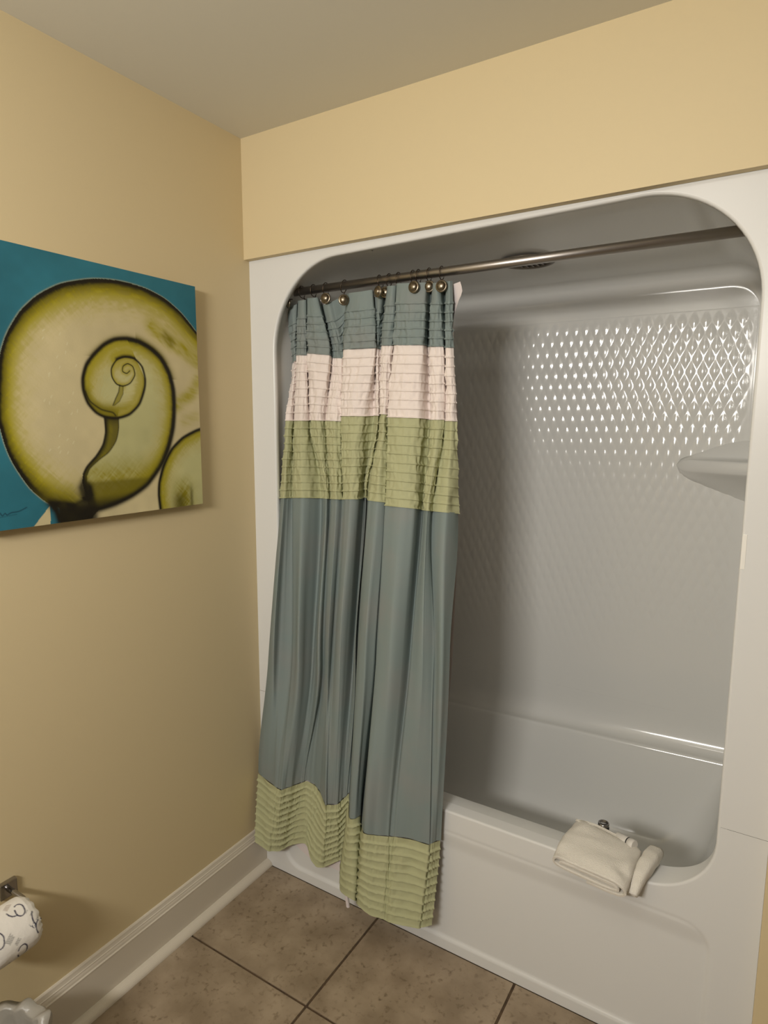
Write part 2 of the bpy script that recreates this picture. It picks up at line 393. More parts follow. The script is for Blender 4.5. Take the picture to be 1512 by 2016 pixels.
# basin
def zr(x, y):
    return .4553+float(sstep(np.array(y), .2, .66))*max(-.01, .033*(x-.4))
def rrect(xa, xb, ya, yb, r, n=12):
    p = []
    for cx, cy, a0 in ((xb-r, yb-r, 0), (xa+r, yb-r, PI/2), (xa+r, ya+r, PI), (xb-r, ya+r, 3*PI/2)):
        p += [(cx+r*math.cos(a), cy+r*math.sin(a)) for a in np.linspace(a0, a0+PI/2, n)]
    # densify the long sides
    out = []
    for i in range(len(p)):
        a, c = Vector(p[i]), Vector(p[(i+1) % len(p)]); k = 10 if i % n == n-1 else 1
        out += [tuple(a.lerp(c, q/k)) for q in range(k)]
    return out
spec = [(.084, 1.436, R+.04, .735, .02, 0), (.150, 1.4345, .104, .690, .02, 0), (.153, 1.4335, .107, .686, .02, -.0012), (.156, 1.432, .111, .683, .022, -.005), (.158, 1.430, .113, .681, .025, -.012),
        (.175, 1.418, .123, .672, .05, -.08), (.20, 1.400, .133, .662, .08, -.17), (.225, 1.375, .145, .65, .10, -.25), (.25, 1.345, .160, .635, .12, -.30), (.285, 1.31, .190, .605, .13, -.328), (.33, 1.27, .235, .56, .12, -.338), (.5, 1.1, .33, .48, .07, -.342)]
rings = []
for xa, xb, ya, yb, r, dz_ in spec:
    rings.append([(x, y, zr(x, y)+dz_*(1 if dz_ > -.05 else 1)) for x, y in rrect(xa, xb, ya, yb, r)])
V, F = loft(rings, True, False, True)
me = mesh_py('basin', V, F); fix_normals(me)
if me.polygons[len(me.polygons)//2].normal.z < 0: me.flip_normals()
o = link('basin', me, 'acrylic', smooth=True); put(o, tub)
# ledge cove rising into the back wall
rings = []
for x in np.linspace(.085, 1.433, 20):
    z = zr(x, .7); rings.append([(x, .700, z-.001), (x, .706, z+.0005)]+[(x, YBK-.038+.038*math.sin(a)*1.0, z+.001+.075*(1-math.cos(a))) for a in np.linspace(.12, PI/2, 9)]+[(x, YBK-.0003, z+.12)])
V, F = loft(rings, False); me = mesh_py('ledge_cove', V, F); fix_normals(me)
if me.polygons[0].normal.z < 0: me.flip_normals()
o = link('back_ledge', me, 'acrylic', smooth=True); put(o, tub)
# ---------------------------------------------------------------- curtain rod
rod = empty('curtain_rod', (.75, .09, 1.993), label='brushed bronze straight shower curtain rod across the top of the opening', category='curtain rod')
V, F = lathe([(.0125, .098), (.0125, 1.415)], 'X', 32, (0, .09, 1.995)); me = mesh_py('pole', V, F); o = link('pole', me, 'rod', smooth=True); put(o, rod)
for p in me.polygons: p.use_smooth = len(p.vertices) == 4
for xa, sg in ((.0885, 1), (1.4225, -1)):
    V, F = lathe([(.027, 0), (.027, sg*.006), (.022, sg*.012), (.0165, sg*.015), (.0165, sg*.034), (.013, sg*.036)], 'X', 32, (xa, .09, 1.995))
    me = mesh_py('end_flange', V, F); fix_normals(me); o = link('end_flange', me, 'rod', smooth=True); put(o, rod)

# ---------------------------------------------------------------- curtain
CURTAIN = [
[(0.0978,0.089,1.9484),(0.1274,0.079,1.9513),(0.14,0.089,1.9587),(0.125,0.1115,1.9711),(0.1567,0.074,1.964),(0.1811,0.064,1.9616),(0.1892,0.074,1.9639),(0.1686,0.104,1.9745),(0.1933,0.074,1.9681),(0.2222,0.064,1.9644),(0.2351,0.074,1.9655),(0.2255,0.1065,1.9551),(0.2507,0.079,1.9437),(0.2767,0.069,1.9449),(0.2876,0.079,1.9507),(0.3191,0.1015,1.97),(0.3585,0.064,1.9648),(0.407,0.054,1.9624),(0.4411,0.064,1.9648),(0.4239,0.1015,1.9574),(0.4402,0.079,1.9475),(0.4606,0.069,1.9481),(0.4682,0.079,1.9533),(0.4658,0.1025,1.9754),(0.4916,0.066,1.9711),(0.5121,0.056,1.9678),(0.5203,0.066,1.9694),(0.5072,0.0925,1.98),(0.5278,0.059,1.9728),(0.5794,0.049,1.9666),(0.6186,0.059,1.9655),(0.6187,0.0915,1.9705),(0.638,0.064,1.963),(0.6548,0.054,1.9593),(0.6613,0.064,1.9604),(0.659,0.095,1.9695),(0.6771,0.066,1.963),(0.6919,0.056,1.9601),(0.6968,0.066,1.9621)],
[(0.1173,0.089,1.7763),(0.1332,0.079,1.7811),(0.1324,0.089,1.7884),(0.124,0.1015,1.8),(0.1488,0.072,1.7987),(0.1776,0.062,1.7962),(0.19,0.072,1.7965),(0.1757,0.094,1.8043),(0.2005,0.064,1.8014),(0.2502,0.054,1.7946),(0.2836,0.064,1.7907),(0.2657,0.1025,1.7892),(0.2786,0.089,1.7856),(0.3053,0.079,1.7826),(0.3173,0.089,1.7821),(0.3141,0.1,1.8035),(0.3444,0.059,1.8034),(0.4064,0.049,1.8009),(0.4533,0.059,1.8013),(0.4315,0.0975,1.8078),(0.4409,0.084,1.8061),(0.4534,0.074,1.8021),(0.4533,0.084,1.801),(0.4551,0.09,1.8095),(0.4729,0.064,1.8079),(0.4972,0.054,1.8053),(0.5091,0.064,1.8057),(0.5048,0.08,1.8087),(0.5219,0.054,1.8052),(0.5742,0.044,1.8009),(0.614,0.054,1.7995),(0.6072,0.1,1.8015),(0.6311,0.064,1.7954),(0.6568,0.054,1.7928),(0.672,0.064,1.7929),(0.6647,0.091,1.794),(0.6788,0.066,1.79),(0.696,0.056,1.7879),(0.7034,0.066,1.7885)],
[(0.1155,0.051,1.5917),(0.1296,0.052,1.5917),(0.1326,0.066,1.5918),(0.123,0.0855,1.5919),(0.1453,0.061,1.5917),(0.1808,0.047,1.5916),(0.1932,0.061,1.5917),(0.1874,0.0865,1.5931),(0.2062,0.068,1.5933),(0.2414,0.054,1.5924),(0.2547,0.068,1.5917),(0.2543,0.085,1.5918),(0.2781,0.058,1.5916),(0.3137,0.044,1.5907),(0.3285,0.058,1.59),(0.3241,0.0705,1.6022),(0.3393,0.051,1.6052),(0.3875,0.037,1.6048),(0.4156,0.051,1.6049),(0.4268,0.0925,1.6066),(0.4482,0.076,1.6066),(0.4624,0.062,1.6063),(0.4589,0.076,1.6065),(0.4623,0.075,1.61),(0.475,0.056,1.6106),(0.496,0.042,1.6095),(0.4995,0.056,1.609),(0.4937,0.07,1.6035),(0.5091,0.046,1.6015),(0.5682,0.032,1.5996),(0.6097,0.046,1.5983),(0.6176,0.091,1.5954),(0.6437,0.058,1.5941),(0.6692,0.044,1.5939),(0.6802,0.058,1.594),(0.6755,0.08,1.592),(0.6851,0.064,1.5912),(0.709,0.05,1.5904),(0.7192,0.064,1.5898)],
[(0.0976,0.037,1.3387),(0.1287,0.02,1.3432),(0.1302,0.037,1.3425),(0.1351,0.055,1.3411),(0.1559,0.037,1.3441),(0.2014,0.02,1.3487),(0.2186,0.037,1.3481),(0.2322,0.081,1.3435),(0.2625,0.059,1.3472),(0.2853,0.042,1.3495),(0.2826,0.059,1.3468),(0.2854,0.0635,1.3466),(0.3031,0.042,1.3498),(0.3341,0.025,1.3527),(0.3401,0.042,1.3506),(0.3386,0.0525,1.3495),(0.3514,0.037,1.3518),(0.3907,0.02,1.3568),(0.406,0.037,1.3569),(0.3943,0.085,1.3552),(0.4054,0.077,1.3577),(0.4203,0.06,1.3603),(0.4129,0.077,1.3582),(0.4345,0.055,1.3544),(0.4548,0.027,1.3565),(0.4924,0.01,1.3576),(0.508,0.027,1.354),(0.5036,0.041,1.3452),(0.5182,0.019,1.3465),(0.5761,0.002,1.348),(0.6129,0.019,1.3445),(0.6119,0.066,1.3357),(0.6343,0.037,1.3396),(0.6546,0.02,1.3416),(0.657,0.037,1.3384),(0.6528,0.055,1.3361),(0.6583,0.047,1.3374),(0.7066,0.03,1.3394),(0.7243,0.075,1.3319)],
[(0.0668,-0.008,0.7893),(0.1158,-0.032,0.8073),(0.121,-0.008,0.8005),(0.151,0.011,0.8005),(0.1784,-0.006,0.8117),(0.2209,-0.03,0.8284),(0.2232,-0.006,0.821),(0.2311,0.027,0.8118),(0.2543,0.01,0.8222),(0.2885,-0.014,0.8371),(0.2852,0.01,0.8286),(0.2885,0.014,0.828),(0.2949,0.008,0.8312),(0.3272,-0.016,0.8458),(0.3231,0.008,0.8371),(0.3302,0.009,0.8382),(0.339,0,0.843),(0.3809,-0.024,0.8596),(0.3878,0,0.8531),(0.3875,0.035,0.8416),(0.4033,0.022,0.8491),(0.4226,-0.002,0.861),(0.4091,0.022,0.8503),(0.421,0.011,0.8564),(0.4433,-0.02,0.8712),(0.4859,-0.044,0.8879),(0.4963,-0.02,0.8822),(0.4973,-0.004,0.8771),(0.5157,-0.028,0.8888),(0.5749,-0.052,0.9089),(0.6039,-0.028,0.9071),(0.6091,0.007,0.8967),(0.6301,-0.018,0.9092),(0.6766,-0.042,0.9267),(0.6969,-0.018,0.923),(0.7006,-0.013,0.9221),(0.7018,-0.012,0.9221),(0.735,-0.036,0.9368),(0.7443,-0.012,0.9309)],
[(0.017,-0.016,0.372),(0.0682,-0.0295,0.3708),(0.1181,-0.043,0.3701),(0.1356,-0.0463,0.3683),(0.1527,-0.0493,0.3705),(0.1629,-0.0367,0.3733),(0.1732,-0.024,0.3761),(0.1804,-0.0063,0.3758),(0.1924,0.0059,0.3798),(0.2034,0.0087,0.3858),(0.2143,0.0115,0.3918),(0.2316,0.0115,0.3902),(0.2525,0.0067,0.3907),(0.2854,-0.0087,0.3831),(0.3267,-0.036,0.3703),(0.331,-0.0309,0.3686),(0.3383,-0.0297,0.3702),(0.3505,-0.0231,0.3701),(0.3617,-0.0149,0.3723),(0.3662,-0.003,0.3783),(0.3736,0.005,0.3875),(0.3802,0.0085,0.3955),(0.3867,0.012,0.4034),(0.3866,0.012,0.3792),(0.4302,-0.0505,0.3705),(0.4529,-0.0529,0.3754),(0.4582,-0.03,0.3737),(0.4358,0.012,0.3308),(0.5081,-0.088,0.3704),(0.5444,-0.0784,0.3699),(0.5771,-0.0638,0.3699),(0.587,-0.0539,0.3666),(0.6016,-0.052,0.3699),(0.6475,-0.0385,0.37),(0.6968,-0.033,0.3695),(0.6983,-0.0231,0.3663),(0.704,-0.0212,0.3696),(0.7116,-0.0086,0.3699),(0.7194,0.004,0.3701)],
[(0.0292,-0.05,0.1362),(0.0598,-0.05,0.1305),(0.09,-0.05,0.125),(0.0966,-0.042,0.1226),(0.107,-0.038,0.1241),(0.1183,-0.03,0.1235),(0.127,-0.0188,0.1261),(0.1311,-0.0076,0.127),(0.1416,-0.0036,0.1348),(0.1751,0,0.1542),(0.2109,0,0.1689),(0.2244,0.0008,0.1556),(0.2526,-0.0175,0.1355),(0.2761,-0.019,0.1205),(0.293,-0.012,0.1216),(0.298,-0.0074,0.1211),(0.3063,-0.0072,0.1276),(0.3249,-0.0011,0.1402),(0.3434,0.005,0.1526),(0.3464,0.008,0.1534),(0.3522,0.0071,0.1579),(0.3584,0.0085,0.1615),(0.3645,0.01,0.1652),(0.3567,0.012,0.1241),(0.3973,-0.0533,0.1122),(0.4407,-0.073,0.1194),(0.464,-0.065,0.1103),(0.4153,0.012,0.0469),(0.4815,-0.0795,0.1164),(0.5362,-0.0948,0.1171),(0.5765,-0.09,0.1188),(0.5883,-0.086,0.1148),(0.6049,-0.09,0.1189),(0.6462,-0.0787,0.1193),(0.686,-0.066,0.1197),(0.6885,-0.0565,0.1156),(0.6953,-0.055,0.1196),(0.7046,-0.044,0.1196),(0.714,-0.033,0.1197)]]

C7 = np.array(CURTAIN)                     # 7 levels x 39 columns x 3: folds of the cloth, left to right
TL = np.array([1.955, 1.80, 1.60, 1.345, .83, .365, .12])
def smooth_cols(P, sub):
    """Catmull-Rom along the columns; P (..., n, 3)"""
    n = P.shape[-2]; idx = np.arange(0, (n-1)*sub+1); k = np.minimum(idx//sub, n-2); t = (idx-k*sub)/sub
    g = lambda j: P[..., np.clip(j, 0, n-1), :]
    p0, p1, p2, p3 = g(k-1), g(k), g(k+1), g(k+2); t = t[:, None]
    m1, m2 = (p2-p0)*.38, (p3-p1)*.38
    return (2*t**3-3*t**2+1)*p1+(t**3-2*t**2+t)*m1+(-2*t**3+3*t**2)*p2+(t**3-t**2)*m2
def pchip(xs, Y, xq):
    """monotone-ish cubic along axis 0; xs increasing"""
    h = np.diff(xs); d = np.diff(Y, axis=0)/h.reshape(-1, *([1]*(Y.ndim-1)))
    m = np.zeros_like(Y); m[0] = d[0]; m[-1] = d[-1]
    for i in range(1, len(xs)-1):
        a, b = d[i-1], d[i]; w1, w2 = 2*h[i]+h[i-1], h[i]+2*h[i-1]
        with np.errstate(all='ignore'): hm = (w1+w2)/(w1/a+w2/b)
        m[i] = np.where(a*b > 0, hm, 0)
    k = np.clip(np.searchsorted(xs, xq)-1, 0, len(xs)-2); hh = h[k]; t = (xq-xs[k])/hh
    sh = (-1,)+(1,)*(Y.ndim-1); t = t.reshape(sh); hh = hh.reshape(sh)
    return (2*t**3-3*t**2+1)*Y[k]+(t**3-2*t**2+t)*hh*m[k]+(-2*t**3+3*t**2)*Y[k+1]+(t**3-t**2)*hh*m[k+1]
SUB = 25
CL = smooth_cols(C7, SUB)                  # (7, nc, 3)
NC = CL.shape[1]
# rows: parameter s = 0 top .. 1.835 hem
FR10 = np.array([0, .045, .09, .16, .28, .42, .58, .74, .88, .95])
bands = [('top_band', 'teal', 1.955, 1.80, 'tuck_top'), ('white_band', 'white_cloth', 1.80, 1.60, 'tuck'), ('green_band', 'green', 1.60, 1.345, 'tuck'), ('main_panel', 'teal', 1.345, .365, None), ('hem_band', 'green', .365, .12, 'tuck')]
ntuck = {'white_band': 8, 'green_band': 10, 'hem_band': 10}
cur = empty('shower_curtain', (.42, .05, .12), label='ruffled shower curtain with grey-teal, white and sage green bands gathered at left of the rod', category='shower curtain')
# arclength along the mid level for crinkles
ds = np.linalg.norm(np.diff(CL[2], axis=0), axis=1); ARC = np.concatenate([[0], np.cumsum(ds)])
def pucker_row(r):
    """a random crinkle profile along the cloth"""
    out = np.zeros(NC)
    for lam, amp in ((.0050, .75), (.0085, 1.0), (.016, .6), (.03, .35)):
        k = rng.normal(size=int(ARC[-1]/lam)+4); xs = np.arange(len(k))*lam
        out += amp*np.interp(ARC, xs, k)
    return out
def smoothk(a, k=3):
    ker = np.hanning(k+2)[1:-1]; ker /= ker.sum(); return np.convolve(np.pad(a, k, mode='edge'), ker, 'same')[k:-k]
for name, mt, za, zb, kind in bands:
    zs, ph, tk, band_i = [], [], [], []
    if kind == 'tuck':
        n = ntuck[name]
        for i in range(n):
            zs += list(za+(zb-za)*(i+FR10)/n); ph += list(FR10); band_i += [i]*10
    elif kind == 'tuck_top':
        zs += list(np.linspace(za, za-.050, 12)[:-1]); ph += list(np.linspace(0, .5, 12)[:-1]); band_i += [0]*11
        n = 5; z1_ = za-.050
        for i in range(n):
            zs += list(z1_+(zb-z1_)*(i+FR10)/n); ph += list(FR10); band_i += [i+1]*10
    else:
        zs += list(np.linspace(za, zb, 90)[:-1]); ph += [0.5]*89; band_i += [0]*89
    zs.append(zb); ph.append(0.0 if kind else .5); band_i.append(band_i[-1])
    zs = np.array(zs); ph = np.array(ph); band_i = np.array(band_i)
    P = pchip(TL[::-1], CL[::-1], zs)      # nominal height drives the interpolation
    # normals
    du = np.gradient(P, axis=1); dv = np.gradient(P, axis=0); N_ = np.cross(du, dv); N_ /= np.linalg.norm(N_, axis=2, keepdims=True)+1e-9
    if N_[..., 1].mean() > 0: N_ = -N_
    D = np.zeros(P.shape[:2])
    if kind:
        amask = .45+1.1*np.interp(ARC, np.linspace(0, ARC[-1], 40), rng.random(40))
        prof_ = {i: smoothk(pucker_row(i), 3)*amask for i in range(band_i.max()+2)}
        slant = {i: rng.uniform(-6, 6) for i in range(band_i.max()+2)}
        for r in range(len(zs)):
            i = band_i[r]; f = ph[r]
            base = np.roll(prof_[i], int(slant[i]*(f-.5)))*(1-f)+f*prof_[i+1]
            amp = .0019*(.40+.60*math.sin(PI*f))*(1.0 if name != 'hem_band' else .55)
            if kind == 'tuck_top' and i == 0: amp = .0009*(f)
            D[r] += amp*base
            # stitched tuck: a small proud fold just at the top of every strip
            edge_tuck = not (kind == 'tuck_top' and i == 0)
            g = math.exp(-((min(f, 1-f) if True else f)/.07)**2)
            if f < .5 and edge_tuck and not (i == 0 and kind == 'tuck'): D[r] += (.0036 if name != 'hem_band' else .0062)*math.exp(-(f/.075)**2)*(1+.35*smoothk(rng.normal(size=NC), 8))
            if f > .5: D[r] += (.0024 if name != 'hem_band' else .0050)*math.exp(-((1-f)/.075)**2)
            P[r, :, 2] -= .0022*math.exp(-(f/.10)**2) if edge_tuck else 0
        if name == 'hem_band': D[-6:] *= .3
    else:
        # soft woven folds in the plain panel
        s1 = smoothk(pucker_row(0), 15); s2 = smoothk(pucker_row(1), 25)*1.3; s3 = smoothk(pucker_row(2), 15)
        tt = np.linspace(0, 1, len(zs))[:, None]
        D += .0011*(1-tt)**3*s1+.0016*s2*np.sin(PI*tt)+.0012*tt**4*s3
    P = P+N_*D[..., None]
    low = P[..., 2] < .47
    P[..., 1] = np.where(low, np.minimum(P[..., 1], R-.006), P[..., 1])
    P[..., 0] = np.maximum(P[..., 0], .0185)
    me = grid_mesh(name, P)
    o = link(name, me, mt, smooth=True); put(o, cur)

# ---------------------------------------------------------------- liner hanging behind the curtain
Lc = C7[:, ::2, :].copy()                  # same gathers, shallower, behind
Lc[:, :, 1] = Lc[:, :, 1]*.08+np.array([.112, .110, .103, .098, .050, .018, .018])[:, None]
Lc[5:, :, 1] = np.minimum(Lc[5:, :, 1], R-.005)
Lc[0, -1] = (.716, .066, 1.958); Lc[1, -1] = (.703, .072, 1.80); Lc[0, -2] = (.690, .078, 1.955)
Lc[2:, -1, 0] -= .012; Lc[:, 0, 0] += .012
Lc[6, :, 2] = .105; Lc[6, 2:5, 2] = .135
LL = smooth_cols(Lc, 6)
zs = np.concatenate([np.linspace(1.955, 1.80, 14)[:-1], np.linspace(1.80, .12, 60)])
P = pchip(TL[::-1], LL[::-1], zs)
# flared free corner at the top right
tz = zs[:, None]; wgt = sstep(np.arange(P.shape[1])/(P.shape[1]-1), .955, 1)[None, :]
P[..., 0] += wgt*(.012*np.exp(-((tz-1.93)/.022)**2)-.006*sstep(1.90-tz, 0, .04))
P[..., 2] += 0
P[..., 0] = np.maximum(P[..., 0], .02)
lo = P[..., 2] < .50; P[..., 1] = np.where(lo, np.minimum(P[..., 1], R-.004), P[..., 1])
me = grid_mesh('liner_sheet', P)
lin_o = link('curtain_liner', me, 'liner', smooth=True, label='plain white vinyl liner hanging behind the banded shower curtain', category='liner')
# liner gathers that drop below the curtain's hem
def liner_tail(name, pts, parent):
    X = np.array(pts); me = grid_mesh(name, X); return link(name, me, 'liner', parent, smooth=True)
liner_tail('liner_fold', [[(.405+.006*math.cos(a)+.004*k, -.045+.006*math.sin(a)-.001*k, .16-.02*k) for a in np.linspace(0, 2*PI, 13)] for k in range(0, 6)], lin_o)

# ---------------------------------------------------------------- rings with knobs
def ring_at(i, xr, kx, ky, kz, label, tilt):
    t = empty('curtain_ring', (xr, .09, 1.9955), label=label, category='curtain ring', group='bronze rings on the shower curtain rod')
    # wire loop around the rod, tail down to the knob; wire lies on the rod's top
    pts = []
    r = .0155
    for a in np.linspace(-PI*.5, PI*1.28, 22):
        pts.append((tilt*.004*math.sin(a), -r*1.02*math.cos(a), .0+r*math.sin(a)*1.15-.003))
    end = Vector((kx-xr, ky-.09+.006, kz-1.9955+.004))
    pts = [(end.x*.5, end.y*.6+.006, -.024)]+pts
    pts.append((end.x*.6, end.y*.7, end.z*.55-.006)); pts.append(tuple(end))
    V, F = tube(pts, .0013, 8); me = mesh_py('wire', V, F); fix_normals(me); link('wire_hook', me, 'ring', t, smooth=True)
    prof = [(1.15*a, 1.15*b) for a, b in [(.0002, -.0095), (.004, -.0091), (.0075, -.0078), (.0098, -.0055), (.0104, -.0035), (.0118, -.003), (.0138, -.0028), (.0142, -.001), (.0138, .0008), (.0110, .0012), (.0003, .0012)]]
    V, F = lathe(prof, 'Y', 28, (0, 0, 0)); me = mesh_py('knob', V, F[:-2]+F[-2:]); fix_normals(me)
    k = link('knob', me, 'knob', t, smooth=True); k.location = (kx-xr, ky-.09, kz-1.9955); k.rotation_euler = (0, 0, tilt*.55)
ringdef = [(.118, .128, .062, 1.957, 'bronze curtain ring at the far left end of the rod, tucked under the frame', -1),
 (.160, .172, .092, 1.948, 'bronze curtain ring second from the left, its knob sunk between the first two pleats', .2),
 (.206, .214, .090, 1.950, 'bronze curtain ring third from the left, knob sunk between pleats', .2),
 (.254, .276, .060, 1.957, 'bronze curtain ring whose knob lies tipped upward at the fourth narrow pleat from the left', .3),
 (.322, .348, .052, 1.944, 'bronze curtain ring with knob turned sideways just left of the wide teal pleat', 1.2),
 (.452, .470, .050, 1.955, 'bronze curtain ring with dark knob at the right edge of the wide teal pleat', -.6),
 (.482, .478, .078, 1.957, 'bronze curtain ring with half-hidden knob in the dark gap right of the wide pleat', .4),
 (.514, .520, .082, 1.950, 'bronze curtain ring over the narrow pleat right of the dark gap, its knob hidden', .2),
 (.562, .592, .041, 1.953, 'bronze curtain ring with the brightest, full-facing round knob', 0),
 (.579, .604, .088, 1.950, 'bronze curtain ring close beside the one with the brightest knob, its own knob hidden', .2),
 (.613, .626, .066, 1.955, 'bronze curtain ring with knob in the dark gap, second from the right', .3),
 (.652, .672, .050, 1.948, 'bronze curtain ring at the right end beside the white liner corner', .2)]
for i, r_ in enumerate(ringdef): ring_at(i, *r_)

# ---------------------------------------------------------------- canvas painting on the left wall
ART = {'O': [(0.6746, 1.3794), (0.6962, 1.3902), (0.7134, 1.4027), (0.7407, 1.431), (0.7611, 1.4636), (0.7784, 1.4984), (0.7905, 1.5377), (0.799, 1.5925), (0.794, 1.6575), (0.7847, 1.7224), (0.7661, 1.7724), (0.734, 1.823), (0.6915, 1.8646), (0.6356, 1.899), (0.5639, 1.9228), (0.5088, 1.9321), (0.4581, 1.9342), (0.3971, 1.9288), (0.341, 1.9136), (0.2908, 1.8865), (0.2563, 1.8583), (0.2332, 1.8373), (0.2112, 1.8214)], 'S': [(0.5996, 1.366), (0.5662, 1.366), (0.5222, 1.3744), (0.4726, 1.3908), (0.4232, 1.418), (0.3772, 1.4664), (0.3489, 1.5144), (0.3302, 1.5704), (0.3237, 1.6266), (0.3246, 1.6754), (0.3379, 1.72), (0.3614, 1.7548), (0.3898, 1.7761), (0.4286, 1.7916), (0.4665, 1.795), (0.5036, 1.7883), (0.533, 1.7727), (0.5622, 1.7466), (0.5841, 1.7193), (0.5956, 1.686), (0.595, 1.6559), (0.5849, 1.6271), (0.5646, 1.6054), (0.5402, 1.5945), (0.5057, 1.5924), (0.4691, 1.6032), (0.4381, 1.6302), (0.4199, 1.6706), (0.4168, 1.6973), (0.4246, 1.727), (0.4453, 1.7447), (0.4739, 1.7473), (0.4996, 1.7375), (0.5153, 1.7161), (0.5152, 1.6948), (0.5033, 1.6779), (0.4844, 1.6738), (0.4628, 1.6827), (0.4477, 1.7044), (0.4526, 1.7248), (0.4674, 1.7313), (0.4813, 1.7238), (0.4836, 1.7109), (0.4719, 1.7066), (0.4624, 1.7137)], 'stemL': [(0.543, 1.5945), (0.5425, 1.5579), (0.5516, 1.5264), (0.5715, 1.4992), (0.5978, 1.4741), (0.6099, 1.4537), (0.6125, 1.4352), (0.6075, 1.4097), (0.6034, 1.3904)], 'stemR': [(0.5026, 1.5937), (0.5045, 1.5641), (0.5137, 1.5345), (0.5358, 1.5068), (0.5639, 1.4888), (0.59, 1.4687), (0.5992, 1.4529)], 'inL': [(0.4946, 1.6759), (0.4987, 1.6578), (0.5085, 1.6409), (0.5168, 1.6241), (0.493, 1.6067)], 'inR': [(0.4844, 1.6738), (0.4856, 1.6546), (0.4971, 1.6349), (0.5125, 1.6242)], 'base': [(0.6983, 1.394), (0.6828, 1.3706), (0.6768, 1.3479), (0.583, 1.3448), (0.5831, 1.3654), (0.5932, 1.4211), (0.6081, 1.4411), (0.6173, 1.4231), (0.6114, 1.3912), (0.6334, 1.381), (0.6589, 1.3874)], 'R': [(0.2193, 1.5674), (0.2524, 1.5587), (0.2997, 1.5389), (0.3406, 1.5071), (0.3707, 1.4619), (0.3867, 1.418), (0.3903, 1.3832), (0.3873, 1.3447), (0.3846, 1.333)], 'wedge': [(0.6971, 1.3939), (0.7167, 1.3745), (0.7469, 1.3476), (0.7497, 1.3409), (0.5694, 1.3158), (0.5841, 1.3501), (0.6746, 1.3794)], 'inner3': [(0.591, 1.6561), (0.5792, 1.6322), (0.5502, 1.6132), (0.5194, 1.6063), (0.5111, 1.5987)], 'patch': [(0.3539, 1.8293), (0.3117, 1.821), (0.3399, 1.7771), (0.3912, 1.7522)], 'patch2': [(0.3172, 1.7174), (0.2339, 1.7447), (0.235, 1.6435), (0.2944, 1.6416)], 'sig': [(0.8316, 1.3901), (0.8102, 1.3944), (0.8027, 1.38), (0.7953, 1.3916), (0.7895, 1.3818), (0.7847, 1.387), (0.767, 1.385)], 'sig2': [(0.8115, 1.3766), (0.7986, 1.3772)]}

def spl(pts, sub=10):
    P = np.array(pts, float); P3 = np.concatenate([P, np.zeros((len(P), 1))], 1)
    return smooth_cols(P3, sub)[:, :2] if True else P
def dist(px, py, L):
    best = np.full(px.shape, 9.0)
    for i in range(len(L)-1):
        ax, ay = L[i]; bx, by = L[i+1]; vx, vy = bx-ax, by-ay; l2 = vx*vx+vy*vy+1e-12
        t = np.clip(((px-ax)*vx+(py-ay)*vy)/l2, 0, 1)
        best = np.minimum(best, (px-ax-t*vx)**2+(py-ay-t*vy)**2)
    return np.sqrt(best)
def inside(px, py, L):
    c = np.zeros(px.shape, bool); n = len(L)
    for i in range(n):
        x1_, y1_ = L[i]; x2_, y2_ = L[(i+1) % n]
        if y1_ == y2_: continue
        m = ((y1_ > py) != (y2_ > py)) & (px < (x2_-x1_)*(py-y1_)/(y2_-y1_)+x1_); c ^= m
    return c
CU0, CU1, CZ0, CZ1 = .234, .854, 1.3435, 1.9645
NA = 460
UU, VV = np.meshgrid(np.linspace(CU0, CU1, NA), np.linspace(CZ0, CZ1, NA))
def vnoise(px, py, sc, seed):
    g = np.random.default_rng(seed).random((64, 64)); x = (px*sc) % 63; y = (py*sc) % 63
    xi, yi = x.astype(int), y.astype(int); fx, fy = x-xi, y-yi; fx = fx*fx*(3-2*fx); fy = fy*fy*(3-2*fy)
    x2, y2 = (xi+1) % 64, (yi+1) % 64
    return (g[yi, xi]*(1-fx)+g[yi, x2]*fx)*(1-fy)+(g[y2, xi]*(1-fx)+g[y2, x2]*fx)*fy
TEAL = np.array([0.026, 0.165, 0.225]); CREAM = np.array([0.62, 0.535, 0.31]); OLV = np.array([0.255, 0.215, 0.006]); DK = np.array([0.008, 0.006, 0.002]); PALE = np.array([.34, .36, .24])
def mixc(a, b, t): return a*(1-t[..., None])+b*t[..., None]
n1 = vnoise(UU, VV, 9, 1); n2 = vnoise(UU, VV, 45, 2); n3 = vnoise(UU+VV*.4, VV-UU*.4, 160, 3)
col = np.broadcast_to(TEAL, UU.shape+(3,)).copy()*(.82+.36*n1+.10*(n2-.5))[..., None]
O = spl(ART['O'], 8); Sp = spl(ART['S'], 8); Rr = spl(ART['R'], 8)
stL = spl(ART['stemL'], 8); stR = spl(ART['stemR'], 8)
cream = CREAM*(1)+np.zeros(UU.shape+(3,)); cream = cream*(.90+.16*n1+.08*(n2-.5))[..., None]
# whole region right of / inside O
polyO = list(map(tuple, O))+[(CU0-.02, CZ0-.02), (ART['O'][0][0], CZ0-.02)]
inO = inside(UU, VV, polyO)
dO = dist(UU, VV, O)
col = mixc(col, cream, inO.astype(float))
wed = inside(UU, VV, ART['wedge']+[(CU0-.02, CZ0-.03), (.70, CZ0-.03)]) & ~inO
polyS_tail = list(map(tuple, Sp[:19*8+1]))
col = mixc(col, cream, (wed & (UU < np.interp(VV, [1.33, 1.388], [.751, .697]))).astype(float))
col = mixc(col, PALE, np.exp(-(dO/.0022)**2)*(~inO)*.8)
